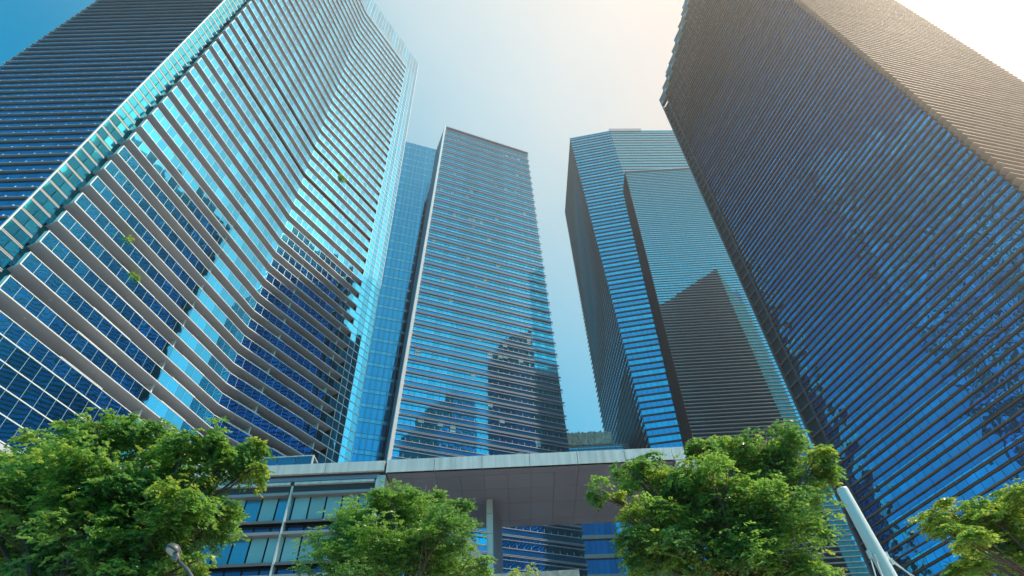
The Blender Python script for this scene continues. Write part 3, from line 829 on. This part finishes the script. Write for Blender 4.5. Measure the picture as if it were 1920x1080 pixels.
BL_A = [(-12.09, 14.42, 12.14, 0.71), (-13.19, 14.82, 11.56, 0.78), (-15.48, 16.28, 11.85, 0.83), (-11.43, 15.71, 12.19, 0.83), (-9.27, 14.44, 11.29, 0.64), (-8.39, 15.33, 11.61, 0.54), (-7.93, 15.45, 11.08, 0.41), (-14.27, 14.62, 10.18, 0.87), (-14.14, 16.11, 10.79, 1.19), (-11.48, 14.5, 10.26, 1.16), (-10.42, 15.22, 10.43, 1.13), (-9.31, 15.54, 10.79, 0.85), (-8.11, 15.32, 9.79, 0.29), (-8.58, 15.73, 9.56, 0.52), (-9.54, 16.12, 9.49, 0.68), (-14.4, 16.69, 9.78, 1.4), (-11.38, 14.94, 8.98, 1.33), (-10.52, 15.89, 9.22, 1.18), (-15.25, 16.01, 9.84, 0.91), (-8.32, 14.96, 8.21, 0.35), (-8.94, 14.2, 9.28, 0.75), (-13.15, 16.73, 8.55, 1.18), (-10.14, 14.98, 7.73, 1.05)]
BL_B = [(-5.69, 23.52, 14.14, 0.72), (-4.36, 25.02, 14.85, 0.72), (-2.77, 24.22, 14.05, 0.51), (-6.6, 23.93, 13.57, 0.94), (-5.16, 24.71, 13.63, 1.26), (-3.25, 22.78, 12.29, 0.88), (-7.56, 24.54, 13.11, 0.95), (-7.54, 23.67, 11.86, 0.97), (-5.89, 22.94, 11.46, 1.23), (-4.51, 24.42, 11.9, 1.3), (-2.96, 25.12, 11.99, 1.0), (-1.85, 23.24, 11.13, 0.45)]
BL_C = [(4.0, 20.34, 13.03, 0.68), (2.77, 19.48, 11.85, 0.41), (5.01, 20.63, 13.13, 0.69), (5.71, 20.58, 12.37, 0.71), (6.54, 19.27, 13.51, 0.47), (7.72, 20.86, 14.17, 0.63), (8.41, 20.41, 13.66, 0.73), (9.6, 20.48, 14.09, 0.75), (10.61, 20.83, 13.78, 0.66), (10.65, 19.81, 12.71, 0.54), (11.41, 20.67, 12.84, 0.32), (8.95, 20.98, 13.05, 1.12), (6.59, 18.97, 11.84, 0.84), (5.94, 20.91, 11.7, 1.07), (4.36, 19.72, 11.29, 0.77), (7.07, 19.95, 10.96, 1.19), (8.27, 19.08, 10.84, 0.97), (10.2, 20.52, 12.17, 0.7), (8.56, 19.46, 9.92, 0.8), (9.84, 20.96, 9.79, 0.47), (7.34, 19.42, 9.45, 1.11), (6.18, 20.16, 9.65, 1.14), (4.77, 19.74, 9.9, 0.96), (3.64, 20.29, 9.67, 0.67), (3.44, 19.21, 10.53, 0.53), (8.37, 19.17, 8.77, 0.59)]
BL_D = [(12.16, 17.64, 9.46, 0.27), (12.86, 17.66, 9.51, 0.43), (13.34, 17.17, 9.37, 0.47), (15.06, 18.09, 10.12, 0.57), (14.14, 16.24, 9.36, 0.51), (14.1, 17.91, 9.23, 0.73), (11.8, 16.14, 7.95, 0.42), (14.04, 18.21, 8.41, 1.01), (12.02, 17.32, 7.79, 0.53), (12.14, 17.28, 8.89, 0.28), (15.33, 18.22, 9.14, 0.96)]
tree('broad drooping tree in front of the residential tower, beside the street lamp', (-11.8, 15.6, 0), (-11.5, 15.5, 7.0), BL_A, 340, .145, ['leafA', 'leafA', 'leafB', 'leafB', 'leafC'], 11, .26)
tree('small dense tree in front of the podium, left of the canopy column', (-4.9, 24.0, 0), (-4.9, 24.0, 9.2), BL_B, 520, .115, ['leafA', 'leafB', 'leafA'], 12, .20, droop=.3)
tree('large drooping tree at the right end of the canopy, beside the white mast', (6.9, 20, 0), (6.9, 20.0, 8.6), BL_C, 330, .145, ['leafA', 'leafB', 'leafA', 'leafC'], 13, .26)
tree('yellow green tree at the foot of the copper brown tower, right of the mast', (15.2, 17.6, 0), (15.0, 17.6, 6.2), BL_D, 480, .125, ['leafC', 'leafA', 'leafC'], 14, .22, droop=.4)

def shrub(name, label, cat, base, h, blobs, size, mats, seed, density=120):
    t = thing(name, label, cat, base); b = MB(); x, y, z = base
    for (bx, by, bz, br) in blobs: b.tube([(x, y, z), ((x + bx) / 2 + .05, (y + by) / 2, (z + bz) / 2), (bx, by, bz + br * .5)], [.035, .025, .008], 'bark', 6)
    put(b, 'stem', t, True); leaf_mesh('crown', t, blobs, density, size, mats, seed, inner=.2); return t
shrub('young_tree', 'thin young tree with sparse pale leaves against the grey granite wall', 'young tree', (0, 30.1, 0), 14, [(-0.1, 30.15, 13.76, 0.42), (0.54, 30.15, 13.3, 0.40), (-0.76, 29.77, 13.3, 0.36)], .13, ['leafC'], 21, 45)
def bal_plant(face, s, k, label, r, seed, n):
    z = 47.73 + FL * k + .2
    bl = [(*face.p(s + (i - n / 2) * r * 1.1, -.3 + .25 * (i % 2), z)[:2], z + 1.75 + .2 * (i % 2), r) for i in range(n)]
    base = face.p(s, -.5, z)
    t = shrub('balcony_plant', label, 'plant', base, 2, bl, .22, ['leafC', 'leafA'], seed, 70)
    b = MB(); w = n * r * .6; face.box(b, s - w, s + w, -.75, -.12, z + 1.2, z + 1.62, 'soffit'); put(b, 'planter', t)
bal_plant(L2, L2.W - 15.34, 18, 'bright green bushy plant over an upper balcony rail, highest plant on the tower', .6, 31, 3)
bal_plant(L1, 6.6, 2, 'yellowish plant spilling over a balcony rail above the teal corner windows', .26, 32, 3)
bal_plant(L1, 9.6, 1, 'straggly row of plants along a balcony rail, one floor under the yellowish plant', .18, 33, 6)

# ------------------------------------------------------------------ thin warm air volume, added to lift the shadows and warm the towers
hz = MB(); hz.box(-120, 190, -40, 215, -1.9, 262, 'white')
ho = hz.build('added_haze'); ho.data.materials.clear(); tag(ho, kind='stuff')
hm = bpy.data.materials.new('added_haze_air'); hm.use_nodes = True; ht = hm.node_tree; ht.nodes.clear()
hv = ht.nodes.new('ShaderNodeVolumePrincipled'); hv.inputs['Color'].default_value = (1.0, .93, .86, 1); hv.inputs['Density'].default_value = 0.0008; hv.inputs['Anisotropy'].default_value = 0.72
hout = ht.nodes.new('ShaderNodeOutputMaterial'); ht.links.new(hv.outputs[0], hout.inputs['Volume'])
ho.data.materials.append(hm)
